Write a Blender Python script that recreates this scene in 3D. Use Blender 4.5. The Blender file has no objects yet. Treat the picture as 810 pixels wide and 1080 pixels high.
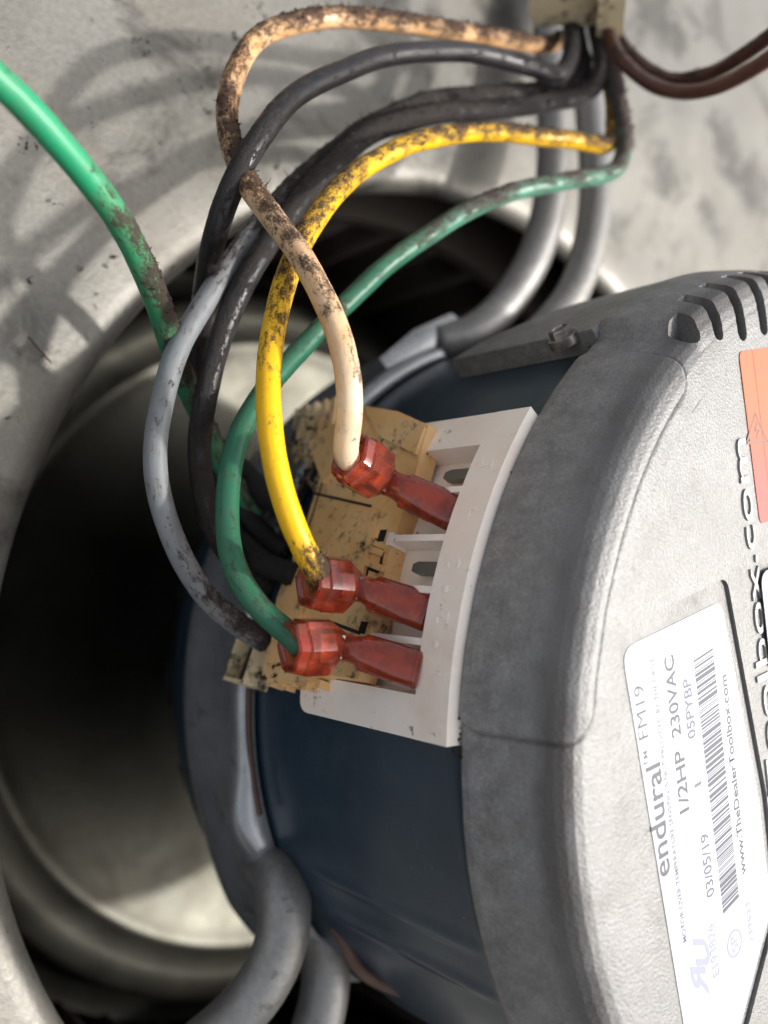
import bpy, bmesh, math, random
from mathutils import Vector, Matrix, noise
random.seed(7)
PI = math.pi
rad = math.radians
S = bpy.context.scene

# ------------------------------------------------------------------ frames
# "view" frame: x right, y away from the lens, z up in the picture (millimetres, lens at the origin).
# "motor" frame: X right/away, Y up, Z along the shaft towards the end cap (millimetres).
F = 960.0
CM = Vector((64.1, 155.0, -32.5))
_th, _ph = .88, .03
AX = Vector((math.cos(_th)*math.cos(_ph), -math.sin(_th)*math.cos(_ph), math.sin(_ph)))
_u = AX.cross(Vector((0, 0, 1))).normalized()
LX, LY, LZ = -_u, _u.cross(AX), AX
UPV = Vector((.34, -.77, .53)).normalized()          # vertical chosen freely, tilted to steer the sky light
_wx = Vector((1, 0, 0)); _wx = (_wx - UPV*_wx.dot(UPV)).normalized()
_wy = UPV.cross(_wx)
BASE = Vector((0, 0, .6))


def v2w(p):                                           # view mm -> world m
    p = Vector(p)
    return Vector((p.dot(_wx), p.dot(_wy), p.dot(UPV)))*.001 + BASE


def vdir(p):
    p = Vector(p)
    return Vector((p.dot(_wx), p.dot(_wy), p.dot(UPV)))


def l2v(l):
    return CM + LX*l[0] + LY*l[1] + LZ*l[2]


def v2l(p):
    d = Vector(p) - CM
    return Vector((d.dot(LX), d.dot(LY), d.dot(LZ)))


def at(px, py, depth):                                # picture position at a true distance, motor frame
    return v2l(((px-405)/F*depth, depth, (540-py)/F*depth))


def _ray(px, py):
    d = Vector(((px-405)/F, 1, (540-py)/F))
    return v2l((0, 0, 0)), Vector((d.dot(LX), d.dot(LY), d.dot(LZ)))


def on_plane(px, py, z):
    o, d = _ray(px, py)
    return o + d*((z-o.z)/d.z)


def on_cyl(px, py, R):
    o, d = _ray(px, py)
    a = d.x**2+d.y**2; b = 2*(o.x*d.x+o.y*d.y); c = o.x**2+o.y**2-R*R
    D = max(b*b-4*a*c, 0)
    return o + d*((-b-math.sqrt(D))/2/a)


FRAME = Matrix.Identity(4)
for _i, _a in enumerate((LX, LY, LZ)):
    w = vdir(_a)
    for _j in range(3):
        FRAME[_j][_i] = w[_j]
_o = v2w(CM)
for _j in range(3):
    FRAME[_j][3] = _o[_j]

# ------------------------------------------------------------------ camera
cam_d = bpy.data.cameras.new('camera')
cam = bpy.data.objects.new('camera', cam_d)
S.collection.objects.link(cam)
cx, cy, cz = vdir((1, 0, 0)), vdir((0, 0, 1)), vdir((0, -1, 0))
cm = Matrix.Identity(4)
for _i, _a in enumerate((cx, cy, cz)):
    for _j in range(3):
        cm[_j][_i] = _a[_j]
_p = v2w((0, 0, 0))
for _j in range(3):
    cm[_j][3] = _p[_j]
cam.matrix_world = cm
cam_d.sensor_fit = 'VERTICAL'
cam_d.sensor_height = 36
cam_d.sensor_width = 27
cam_d.lens = 36*F/1080
cam_d.clip_start = .005
cam_d.clip_end = 100
cam_d.dof.use_dof = True
cam_d.dof.focus_distance = .122
cam_d.dof.aperture_fstop = 12.5
S.camera = cam

# ------------------------------------------------------------------ light
SUN_TRAVEL = vdir(LX*-.62 + LY*.07 - LZ).normalized()
to_sun = -SUN_TRAVEL
sun_d = bpy.data.lights.new('sun', 'SUN')
sun_d.energy = 2.1
sun_d.angle = rad(2.5)
sun_d.color = (1, .97, .92)
sun = bpy.data.objects.new('sun', sun_d)
S.collection.objects.link(sun)
sun.rotation_euler = to_sun.to_track_quat('Z', 'Y').to_euler()
sun.location = (0, 0, 3)
W = bpy.data.worlds.new('World')
S.world = W
W.use_nodes = True
wn = W.node_tree
sky = wn.nodes.new('ShaderNodeTexSky')
sky.sky_type = 'NISHITA'
sky.sun_disc = False
sky.sun_elevation = math.asin(to_sun.z)
sky.sun_rotation = math.atan2(to_sun.x, to_sun.y)
sky.dust_density = 4
sky.ozone_density = .6
bg = wn.nodes['Background']
hs = wn.nodes.new('ShaderNodeHueSaturation')
hs.inputs['Saturation'].default_value = .30      # the open cabinet around greys the sky light
wn.links.new(sky.outputs[0], hs.inputs['Color'])
wn.links.new(hs.outputs[0], bg.inputs[0])
bg.inputs[1].default_value = .15
S.view_settings.view_transform = 'Standard'
S.view_settings.look = 'None'
S.view_settings.gamma = 1
S.view_settings.exposure = .85
S.render.engine = 'CYCLES'
S.cycles.use_denoising = True
S.cycles.max_bounces = 8
S.cycles.caustics_reflective = False
S.cycles.caustics_refractive = True
S.cycles.sample_clamp_indirect = 6

# ------------------------------------------------------------------ material helpers
MATS = {}


class Mat:
    def __init__(s, name):
        s.m = bpy.data.materials.new(name); s.m.use_nodes = True
        s.t = s.m.node_tree; s.b = s.t.nodes['Principled BSDF']
        s.co = s.t.nodes.new('ShaderNodeTexCoord').outputs['Object']
        MATS[name] = s.m

    def n(s, kind, **k):
        nd = s.t.nodes.new('ShaderNode'+kind)
        for a, b in k.items():
            if a in ('operation', 'data_type', 'blend_type', 'feature', 'attribute_name', 'distance', 'bands_direction', 'invert'):
                setattr(nd, a, b)
            else:
                nd.inputs[a.replace('_', ' ')].default_value = b
        return nd

    def l(s, a, b):
        s.t.links.new(a, b)

    def noise(s, scale, detail=4, rough=.55, dist=0, vec=None):
        nd = s.n('TexNoise', Scale=scale, Detail=detail, Roughness=rough, Distortion=dist)
        s.l(vec or s.co, nd.inputs['Vector'])
        return nd.outputs[0]

    def ramp(s, src, *stops):
        nd = s.t.nodes.new('ShaderNodeValToRGB')
        cr = nd.color_ramp
        while len(cr.elements) < len(stops):
            cr.elements.new(.5)
        for e, (p, c) in zip(cr.elements, stops):
            e.position = p
            e.color = (c, c, c, 1) if isinstance(c, (int, float)) else (*c, 1)
        s.l(src, nd.inputs[0])
        return nd.outputs[0]

    def mix(s, fac, a, b, blend='MIX'):
        nd = s.t.nodes.new('ShaderNodeMix'); nd.data_type = 'RGBA'; nd.blend_type = blend
        for sock, val in ((nd.inputs[0], fac), (nd.inputs[6], a), (nd.inputs[7], b)):
            if isinstance(val, (int, float)):
                sock.default_value = val
            elif isinstance(val, tuple):
                sock.default_value = (*val, 1)
            else:
                s.l(val, sock)
        return nd.outputs[2]

    def math(s, op, a, b=0, c=0):
        nd = s.t.nodes.new('ShaderNodeMath'); nd.operation = op
        for i, val in enumerate((a, b, c)):
            if isinstance(val, (int, float)):
                nd.inputs[i].default_value = val
            else:
                s.l(val, nd.inputs[i])
        return nd.outputs[0]

    def attr(s, name):
        nd = s.t.nodes.new('ShaderNodeAttribute'); nd.attribute_name = name
        return nd.outputs['Fac']

    def col(s, c):
        if isinstance(c, tuple):
            s.b.inputs['Base Color'].default_value = (*c, 1)
        else:
            s.l(c, s.b.inputs['Base Color'])

    def p(s, **k):
        for a, v in k.items():
            i = s.b.inputs[a.replace('_', ' ')]
            if isinstance(v, (int, float, tuple)):
                i.default_value = v
            else:
                s.l(v, i)

    def bump(s, h, strength=.3, dist=.0002, prev=None):
        nd = s.t.nodes.new('ShaderNodeBump')
        nd.inputs['Strength'].default_value = strength
        nd.inputs['Distance'].default_value = dist
        s.l(h, nd.inputs['Height'])
        if prev:
            s.l(prev, nd.inputs['Normal'])
        s.l(nd.outputs[0], s.b.inputs['Normal'])
        return nd.outputs[0]


# galvanised sheet of the housing: grey zinc, mottled, with soot dust and stains
def galv(name, base, dirt_amt, rough=.45, spang=1.0, metal=.35, patches=()):
    m = Mat(name)
    vor = m.n('TexVoronoi', Scale=140); m.l(m.co, vor.inputs['Vector'])
    sp = m.t.nodes.new('ShaderNodeRGBToBW'); m.l(vor.outputs['Color'], sp.inputs[0])
    c = m.mix(m.ramp(m.noise(28, 5, .6), (.32, 0), (.7, 1)), tuple(x*.84 for x in base), tuple(min(x*1.14, 1) for x in base))
    c = m.mix(m.math('MULTIPLY', sp.outputs[0], .28*spang), c, tuple(min(1, x*1.55) for x in base))
    grain = m.ramp(m.noise(900, 3, .7), (.35, 0), (.65, 1))
    c = m.mix(m.math('MULTIPLY', grain, .4), c, tuple(x*.55 for x in base))
    rust = m.ramp(m.noise(22, 6, .7, .8), (.48, 0), (.75, 1))
    c = m.mix(m.math('MULTIPLY', rust, .35), c, (base[0]*.75, base[1]*.62, base[2]*.45))
    big = m.ramp(m.noise(45, 7, .68, .6), (.58-.06*dirt_amt, 0), (.68, 1))
    c = m.mix(m.math('MULTIPLY', big, .8*min(dirt_amt, 1)), c, (.022, .019, .016))
    spots = m.ramp(m.noise(330, 4, .6), (.66, 0), (.72, 1))
    c = m.mix(m.math('MULTIPLY', spots, .85*min(dirt_amt, 1)), c, (.02, .016, .012))
    for pos, rad_ in patches:
        vm = m.n('VectorMath'); vm.operation = 'DISTANCE'
        m.l(m.co, vm.inputs[0]); vm.inputs[1].default_value = pos
        k_ = m.ramp(m.math('ADD', m.math('DIVIDE', vm.outputs['Value'], rad_), m.math('MULTIPLY', m.math('SUBTRACT', m.noise(170, 7, .75), .5), 2.6)), (.25, 1), (.75, 0))
        c = m.mix(m.math('MULTIPLY', k_, .62), c, (.02, .017, .014))
    m.col(c)
    m.p(Metallic=metal, Roughness=m.math('ADD', m.math('MULTIPLY', m.noise(60, 4), .3), rough-.1))
    m.bump(m.math('ADD', m.noise(700, 4, .7), m.math('MULTIPLY', spots, .8)), .35, .00025)
    return m.m


galv('galvanised_sheet', (.155, .148, .132), 1.0, .42, 1.0, .5, [(on_plane(x, y, -65.6)*.001, r_*.001) for x, y, r_ in ((690, 15, 16), (715, 45, 10), (700, 185, 13), (765, 150, 15), (795, 195, 16), (745, 225, 9), (525, 20, 12))])
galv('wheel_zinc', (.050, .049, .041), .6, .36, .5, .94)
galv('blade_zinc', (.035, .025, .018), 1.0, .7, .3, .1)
galv('rod_zinc', (.28, .274, .266), .4, .42, .6, .6)

# motor parts
m = Mat('navy_paint')
c = m.mix(m.ramp(m.noise(60, 5), (.4, 0), (.75, 1)), (.015, .032, .052), (.025, .046, .070))
c = m.mix(m.math('MULTIPLY', m.ramp(m.noise(240, 6, .7), (.52, 0), (.75, 1)), .35), c, (.06, .066, .07))
c = m.mix(m.math('MULTIPLY', m.ramp(m.noise(900, 5, .7), (.64, 0), (.70, 1)), .5), c, (.14, .13, .12))
m.col(c); m.p(Roughness=m.math('ADD', m.math('MULTIPLY', m.noise(90, 4), .2), .26), Coat_Weight=.25, Coat_Roughness=.2)
m.bump(m.noise(900, 3), .12, .0001)

m = Mat('cast_aluminium')
n1 = m.noise(1100, 5, .65)
n2 = m.noise(70, 6, .7)
c = m.mix(m.ramp(n2, (.35, 0), (.7, 1)), (.18, .178, .174), (.24, .238, .235))
c = m.mix(m.math('MULTIPLY', m.ramp(m.noise(150, 6, .72), (.57, 0), (.7, 1)), .45), c, (.10, .085, .075))
c = m.mix(m.math('MULTIPLY', m.ramp(m.noise(420, 4, .6), (.64, 0), (.72, 1)), .5), c, (.09, .08, .075))
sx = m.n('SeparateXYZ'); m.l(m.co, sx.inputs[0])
# flank toned apart from the face, its sky reflection put into the colour
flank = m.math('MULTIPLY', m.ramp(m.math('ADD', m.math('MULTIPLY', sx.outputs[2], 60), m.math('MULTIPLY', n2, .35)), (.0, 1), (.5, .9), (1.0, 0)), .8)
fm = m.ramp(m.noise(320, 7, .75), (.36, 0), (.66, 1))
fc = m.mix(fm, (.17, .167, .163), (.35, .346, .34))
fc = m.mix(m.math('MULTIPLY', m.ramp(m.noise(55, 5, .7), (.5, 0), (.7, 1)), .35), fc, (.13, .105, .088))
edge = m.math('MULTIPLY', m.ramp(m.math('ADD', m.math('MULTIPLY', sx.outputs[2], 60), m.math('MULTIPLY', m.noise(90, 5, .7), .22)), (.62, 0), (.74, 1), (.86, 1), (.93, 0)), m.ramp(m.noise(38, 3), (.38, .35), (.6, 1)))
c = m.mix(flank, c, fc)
c = m.mix(m.math('MULTIPLY', edge, .8), c, (.062, .050, .046))   # brown smudge plus the dark reflection round the shoulder, painted in
fg = m.ramp(m.noise(2600, 4, .75), (.35, 0), (.65, 1))
c = m.mix(m.math('MULTIPLY', fg, .5), c, (.105, .10, .096))
vr = m.n('TexVoronoi', Scale=210)
vd = m.n('TexNoise', Scale=600); m.l(m.co, vd.inputs['Vector'])
va = m.t.nodes.new('ShaderNodeMix'); va.data_type = 'VECTOR'; va.inputs[0].default_value = .004
m.l(m.co, va.inputs[4]); m.l(vd.outputs['Color'], va.inputs[5]); m.l(va.outputs[1], vr.inputs['Vector'])
blot = m.math('MULTIPLY', m.ramp(vr.outputs['Distance'], (.22, 0), (.27, 1), (.33, 0)), m.ramp(m.noise(75, 3), (.58, 0), (.68, 1)))
c = m.mix(m.math('MULTIPLY', blot, .22), c, (.34, .33, .31))
m.col(c)
m.p(Metallic=.25, Roughness=.46)
wv = m.noise(2500, 3, .6)
m.bump(m.math('ADD', m.math('MULTIPLY', m.noise(900, 3, .6), .3), wv), .6, .00025)

m = Mat('letter_metal'); m.col((.34, .33, .32)); m.p(Metallic=.35, Roughness=.5); m.bump(m.noise(1400, 4), .5, .0002)
m = Mat('groove_dirt'); m.col((.045, .038, .034)); m.p(Roughness=.9)

m = Mat('screw_steel'); m.col(m.mix(m.ramp(m.noise(300, 4), (.4, 0), (.6, 1)), (.16, .14, .13), (.45, .42, .40)))
m.p(Metallic=.9, Roughness=.38)

m = Mat('band_steel')
c = m.mix(m.ramp(m.noise(90, 6, .65), (.38, 0), (.7, 1)), (.27, .28, .29), (.40, .405, .41))
c = m.mix(m.ramp(m.noise(200, 5, .7), (.6, 0), (.72, 1)), c, (.05, .038, .03))
m.col(c); m.p(Metallic=.6, Roughness=m.math('ADD', m.math('MULTIPLY', m.noise(130, 4), .2), .18)); m.bump(m.noise(600, 4), .2, .0002)
m = Mat('rust_lit_edge'); m.col(m.mix(m.noise(300, 5), (.05, .03, .022), (.16, .09, .065))); m.p(Roughness=.7, Metallic=.2)

# plastics
m = Mat('white_plastic')
dd = m.ramp(m.noise(420, 6, .7), (.63, 0), (.70, 1))
c = m.mix(m.ramp(m.noise(110, 5, .6), (.4, 0), (.75, 1)), (.95, .87, .79), (.91, .77, .66))
c = m.mix(m.math('MULTIPLY', m.ramp(m.noise(60, 5, .7), (.52, 0), (.75, 1)), .4), c, (.60, .43, .31))
c = m.mix(m.math('MULTIPLY', dd, .8), c, (.10, .06, .04))
m.col(c); m.p(Roughness=.42, Subsurface_Weight=.08, Subsurface_Radius=(.002, .001, .0008), Subsurface_Scale=.5)
m.bump(m.noise(900, 4), .12, .0001)

m = Mat('tan_plastic')
c = m.mix(m.ramp(m.noise(130, 5, .6), (.35, 0), (.7, 1)), (.86, .58, .28), (.80, .46, .18))
c = m.mix(m.ramp(m.noise(55, 5, .65), (.5, 0), (.72, 1)), c, (.80, .60, .36))
so = m.ramp(m.noise(420, 8, .8), (.55, 0), (.68, 1))
c = m.mix(m.math('MULTIPLY', so, .8), c, (.035, .022, .014))
so2 = m.ramp(m.noise(110, 8, .82), (.585, 0), (.67, 1))
c = m.mix(so2, c, (.02, .013, .009))
m.col(c); m.p(Roughness=m.math('ADD', m.math('MULTIPLY', so, .4), .4), Subsurface_Weight=.06, Subsurface_Radius=(.002, .001, .0005), Subsurface_Scale=.5)
m.bump(m.math('ADD', so, so2), .5, .0003)

m = Mat('ivory_plastic')
so = m.ramp(m.noise(260, 7, .75), (.50, 0), (.60, 1))
m.col(m.mix(so, (.80, .64, .38), (.03, .02, .013))); m.p(Roughness=.5); m.bump(so, .4, .0003)

m = Mat('soot')
m.col(m.mix(m.noise(900, 4), (.012, .008, .006), (.05, .033, .024))); m.p(Roughness=.95)
m.bump(m.noise(2500, 4), .8, .0003)

m = Mat('red_nylon')
c = m.mix(m.ramp(m.noise(180, 5, .6), (.35, 0), (.7, 1)), (.88, .15, .065), (.76, .085, .035))
c = m.mix(m.math('MULTIPLY', m.ramp(m.noise(420, 6, .72), (.57, 0), (.68, 1)), .6), c, (.12, .02, .012))
m.col(c); m.p(Roughness=m.math('ADD', m.math('MULTIPLY', m.noise(300, 5), .18), .06), Transmission_Weight=.82, IOR=1.5, Subsurface_Weight=.1,
              Subsurface_Radius=(.004, .0008, .0004), Subsurface_Scale=.6, Coat_Weight=.35, Coat_Roughness=.08)
m.bump(m.noise(260, 4), .25, .0004)
m = Mat('orange_nylon'); m.col(m.mix(m.noise(240, 5), (.42, .09, .02), (.16, .03, .012))); m.p(Roughness=.5)
m = Mat('dark_blade'); m.col((.22, .205, .19)); m.p(Metallic=.7, Roughness=.45)
m = Mat('dark_cavity'); m.col((.012, .010, .009)); m.p(Roughness=.9)  # near-black fill: shade inside vents and keyways put into the colour
m = Mat('loom_plastic')
m.col(m.mix(m.ramp(m.noise(220, 6, .7), (.52, 0), (.64, 1)), (.62, .52, .34), (.07, .045, .025))); m.p(Roughness=.5); m.bump(m.noise(400), .3)

# labels
m = Mat('label_white')
m.col(m.mix(m.ramp(m.noise(130, 5), (.45, 0), (.75, 1)), (.44, .47, .52), (.40, .425, .47))); m.p(Roughness=.34, Coat_Weight=.2)
m = Mat('label_ink'); m.col((.03, .033, .05)); m.p(Roughness=.5)
m = Mat('label_ink_soft'); m.col((.07, .075, .11)); m.p(Roughness=.5)
m = Mat('label_ink_pale'); m.col((.20, .21, .28)); m.p(Roughness=.5)  # print low on the label, paled by glare put into its colour
m = Mat('label_orange')
sx = m.n('SeparateXYZ'); m.l(m.co, sx.inputs[0])
fade = m.ramp(m.math('ADD', m.math('MULTIPLY', sx.outputs[1], 60), -2.1), (.0, 0), (.8, 1))   # overexposed end painted into the ink, pinker low down
m.col(m.mix(fade, (.44, .045, .032), (.42, .075, .008))); m.p(Roughness=.45)
m = Mat('label_ink_brown'); m.col((.17, .075, .04)); m.p(Roughness=.5)


def wire_mat(name, base, stain, soot=(.018, .011, .008), rough=.34, grime=.5, film_amt=.3):
    m = Mat(name)
    d = m.attr('dirt'); st = m.attr('stain')
    wn_ = m.t.nodes.new('ShaderNodeAttribute'); wn_.attribute_name = 'wuv'; wv_ = wn_.outputs['Vector']
    n1 = m.noise(1250, 6, .75, .3, wv_); n2 = m.noise(3200, 4, .7)
    c = m.mix(m.math('MULTIPLY', m.ramp(m.noise(160, 5), (.35, 0), (.7, 1)), .35), base, tuple(x*.72 for x in base))
    c = m.mix(m.math('MULTIPLY', m.ramp(m.math('ADD', st, m.math('MULTIPLY', m.math('SUBTRACT', m.noise(420, 6, .75, .2, wv_), .5), 1.3)), (.25, 0), (.85, 1)), .95), c, stain)
    fine = m.ramp(m.noise(700, 6, .75), (.60, 0), (.70, 1))
    c = m.mix(m.math('MULTIPLY', fine, grime), c, soot)
    k = m.math('ADD', d, m.math('MULTIPLY', m.math('SUBTRACT', n1, .5), 1.7))
    k = m.math('ADD', k, m.math('MULTIPLY', m.math('SUBTRACT', n2, .5), .9))
    k = m.ramp(k, (.38, 0), (.50, .62), (.70, 1))
    film = m.math('MULTIPLY', m.ramp(m.math('ADD', d, m.math('MULTIPLY', m.noise(240, 5, .7, 0, wv_), .5)), (.30, 0), (.75, 1)), film_amt)
    c = m.mix(film, c, tuple(b_*.35+f_*.65 for b_, f_ in zip(base, (.14, .07, .03))))
    sc = m.mix(n2, soot, tuple(min(1, x*2.6+.004) for x in soot))
    c = m.mix(k, c, sc)
    m.col(c)
    m.p(Roughness=m.math('ADD', m.math('MULTIPLY', k, .5), rough), Specular_IOR_Level=.38)
    m.bump(m.math('ADD', m.math('MULTIPLY', k, 1.0), m.math('MULTIPLY', n1, .35)), .6, .0002)
    return m.m


wire_mat('wire_white', (.76, .60, .42), (.66, .32, .10), (.03, .015, .008))
wire_mat('wire_yellow', (.84, .47, .003), (.55, .26, .01), (.022, .012, .006))
wire_mat('wire_green', (.02, .135, .075), (.09, .27, .19), (.03, .020, .018))
wire_mat('wire_ground_green', (.016, .25, .115), (.02, .16, .085), (.02, .014, .01), .4, .5, .5)
wire_mat('wire_grey', (.19, .205, .215), (.05, .05, .055), (.014, .011, .010), .42, .5, .35)
wire_mat('wire_black', (.007, .0065, .008), (.022, .021, .024), (.006, .005, .0045), .3, .5, .06)
wire_mat('wire_charcoal', (.012, .012, .014), (.030, .029, .033), (.010, .0075, .006), .36, .5, .08)
wire_mat('wire_brown', (.06, .022, .016), (.14, .06, .045), (.014, .009, .007), .3)


# ------------------------------------------------------------------ object helpers (all meshes are in motor-frame millimetres)
COL = S.collection


def thing(name, label, cat, group=None, kind=None):
    o = bpy.data.objects.new(name, None)
    COL.objects.link(o)
    o.matrix_world = FRAME
    o.empty_display_size = .01
    o['label'] = label; o['category'] = cat
    if group:
        o['group'] = group
    if kind:
        o['kind'] = kind
    return o


def tomesh(name, verts, faces, smooth=True):
    me = bpy.data.meshes.new(name)
    me.from_pydata([(v[0]*.001, v[1]*.001, v[2]*.001) for v in verts], [], faces)
    if smooth:
        me.polygons.foreach_set('use_smooth', [True]*len(me.polygons))
    me.update()
    return me


def link(name, me, mat, parent):
    if mat:
        me.materials.clear(); me.materials.append(MATS[mat])
    o = bpy.data.objects.new(name, me)
    COL.objects.link(o)
    if parent is not None:
        o.parent = parent
    else:
        o.matrix_world = FRAME
    return o


def mesh_obj(name, verts, faces, mat, parent, smooth=True, sharp=None):
    me = tomesh(name, verts, faces, smooth)
    if sharp:
        me.set_sharp_from_angle(angle=rad(sharp))
    return link(name, me, mat, parent)


def from_bm(name, bm, mat, parent, sharp=35, bevel=0, seg=2):
    if bevel:
        es = [e for e in bm.edges if len(e.link_faces) == 2 and e.calc_face_angle(0) > rad(30)]
        bmesh.ops.bevel(bm, geom=es, offset=bevel, offset_type='OFFSET', segments=seg, profile=.5, affect='EDGES', clamp_overlap=True)
    bmesh.ops.recalc_face_normals(bm, faces=bm.faces[:])
    me = bpy.data.meshes.new(name)
    bm.to_mesh(me); bm.free()
    me.transform(Matrix.Scale(.001, 4))
    me.polygons.foreach_set('use_smooth', [True]*len(me.polygons))
    me.set_sharp_from_angle(angle=rad(sharp))
    return link(name, me, mat, parent)


def lathe(profile, n=160, t0=0, t1=360, closed=False):
    """profile (r, z) swept round the shaft"""
    full = abs(t1-t0) >= 360
    k = n if full else n+1
    V, Fc = [], []
    for i in range(k):
        t = rad(t0+(t1-t0)*i/n)
        for r, z in profile:
            V.append((r*math.cos(t), r*math.sin(t), z))
    m_ = len(profile)
    rng = n
    for i in range(rng):
        j = (i+1) % k
        for q in range(m_-1 if not closed else m_):
            q2 = (q+1) % m_
            Fc.append((i*m_+q, j*m_+q, j*m_+q2, i*m_+q2))
    return V, Fc


def curved_block(bm, ta, tb, ra, rb, za, zb, n=None):
    """solid block bent round the shaft; ta..tb degrees, ra..rb radius, za..zb along the shaft"""
    n = n or max(1, int(abs(tb-ta)/2.5))
    rings = []
    for i in range(n+1):
        t = rad(ta+(tb-ta)*i/n); c, s = math.cos(t), math.sin(t)
        rings.append([bm.verts.new((r*c, r*s, z)) for r, z in ((ra, za), (rb, za), (rb, zb), (ra, zb))])
    for i in range(n):
        for q in range(4):
            bm.faces.new((rings[i][q], rings[i+1][q], rings[i+1][(q+1) % 4], rings[i][(q+1) % 4]))
    bm.faces.new(rings[0][::-1]); bm.faces.new(rings[-1])


T0 = rad(157)
ER = Vector((math.cos(T0), math.sin(T0), 0)); ET = Vector((-math.sin(T0), math.cos(T0), 0)); EZ = Vector((0, 0, 1))


def TP(s, r, z):                                     # flat frame over the terminal block: s round, r out, z along the shaft
    return ET*s + ER*r + EZ*z


def on_T(px, py, r):
    o, d = _ray(px, py)
    q = o + d*((r-o.dot(ER))/d.dot(ER))
    return q.dot(ET), q.z


def tbox(bm, s0, s1, r0, r1, z0, z1):
    vs = [bm.verts.new(TP(s, r, z)) for s in (s0, s1) for r in (r0, r1) for z in (z0, z1)]
    for f in ((0, 1, 3, 2), (4, 6, 7, 5), (0, 4, 5, 1), (2, 3, 7, 6), (0, 2, 6, 4), (1, 5, 7, 3)):
        bm.faces.new([vs[i] for i in f])


def prism(bm, pts, off):
    """closed polygon pts (Vectors) extruded by the vector off"""
    a = [bm.verts.new(p) for p in pts]; b = [bm.verts.new(p+off) for p in pts]
    n = len(a)
    bm.faces.new(a[::-1]); bm.faces.new(b)
    for i in range(n):
        bm.faces.new((a[i], a[(i+1) % n], b[(i+1) % n], b[i]))


def catmull(P, per=12):
    P = [Vector(p) for p in P]
    Q = [P[0]*2-P[1]] + P + [P[-1]*2-P[-2]]
    out = []
    for i in range(1, len(Q)-2):
        p0, p1, p2, p3 = Q[i-1], Q[i], Q[i+1], Q[i+2]
        for k in range(per):
            t = k/per
            out.append(.5*((2*p1)+(p2-p0)*t+(2*p0-5*p1+4*p2-p3)*t*t+(3*p1-p0-3*p2+p3)*t**3))
    out.append(P[-1])
    return out


def resample(P, step):
    d = [0]
    for a, b in zip(P, P[1:]):
        d.append(d[-1]+(b-a).length)
    L = d[-1]; n = max(3, int(L/step)); out = []; j = 0
    for i in range(n+1):
        x = L*i/n
        while j < len(P)-2 and d[j+1] < x:
            j += 1
        t = (x-d[j])/max(1e-9, d[j+1]-d[j])
        out.append(P[j].lerp(P[j+1], min(max(t, 0), 1)))
    return out, L


def smooth_path(P, it=6):
    for _ in range(it):
        P = [P[0]] + [(P[i-1]+P[i]*2+P[i+1])/4 for i in range(1, len(P)-1)] + [P[-1]]
    return P


def prof(stops, x):
    for (a, va), (b, vb) in zip(stops, stops[1:]):
        if x <= b:
            return va+(vb-va)*(x-a)/max(1e-9, b-a)
    return stops[-1][1]


def sweep(name, P, r, mat, parent, dirt=((0, 0), (1, 0)), stain=((0, 0), (1, 0)), side=None, seed=0, sides=20, step=.45, lump=.34, kink=0, taper=None, cap=True):
    """tube along P (motor mm); returns the object and the places where thick soot sits"""
    P, L = resample(smooth_path(resample(catmull(P), 1.0)[0]), step)
    if kink:
        nP = len(P)
        P = [p+Vector((noise.noise(p*.075+Vector((seed, 0, 0))), noise.noise(p*.075+Vector((0, seed, 5))), noise.noise(p*.075+Vector((5, 0, seed)))))*kink*min(1, min(i, nP-1-i)/20) for i, p in enumerate(P)]
    up = Vector((.3, .5, .8))
    T = (P[1]-P[0]).normalized()
    N = (up - T*up.dot(T)).normalized()
    V, Fc, D, ST, hot, UV = [], [], [], [], [], []
    off = Vector((seed*13.1, seed*7.7, seed*3.3))
    for i, p in enumerate(P):
        T2 = (P[min(i+1, len(P)-1)]-P[max(i-1, 0)]).normalized()
        N = (N - T2*N.dot(T2)).normalized()
        B = T2.cross(N)
        x = i/(len(P)-1)
        rr = r*(taper(x) if taper else 1)
        dx, sx_ = prof(dirt, x), prof(stain, x)
        for k in range(sides):
            a = 2*PI*k/sides
            n_ = N*math.cos(a)+B*math.sin(a)
            q = p+n_*rr
            nz = noise.fractal((q+off)*.32, 1.0, 2.0, 4)
            nf = noise.noise((q+off)*1.7)
            d = dx + nz*.26 + nf*.12
            if side is not None:
                d += .32*n_.dot(side)*min(1, dx*2.5)
            bumpy = max(0, min(1, (d-.42)*2.2))*min(1, dx*2)
            nn = noise.noise((q+off)*3.1)
            h = bumpy*lump*(.6+.9*nn)
            wob = .05*noise.noise((p+off)*.25)
            UV.extend((i*step*.00042, rr*.001*math.cos(a)+seed*.01, rr*.001*math.sin(a)))
            V.append(q+n_*(h+wob)); D.append(min(1, max(0, d))); ST.append(sx_)
            if bumpy > .45 and dx > .3:
                hot.append((q+n_*h, n_))
    n = sides
    for i in range(len(P)-1):
        for k in range(n):
            Fc.append((i*n+k, i*n+(k+1) % n, (i+1)*n+(k+1) % n, (i+1)*n+k))
    if cap:
        Fc.append(tuple(range(n))[::-1]); Fc.append(tuple((len(P)-1)*n+k for k in range(n)))
    me = tomesh(name, V, Fc)
    for nm, arr in (('dirt', D), ('stain', ST)):
        at_ = me.attributes.new(nm, 'FLOAT', 'POINT'); at_.data.foreach_set('value', arr)
    at_ = me.attributes.new('wuv', 'FLOAT_VECTOR', 'POINT'); at_.data.foreach_set('vector', UV)
    return link(name, me, mat, parent), hot, P


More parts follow.
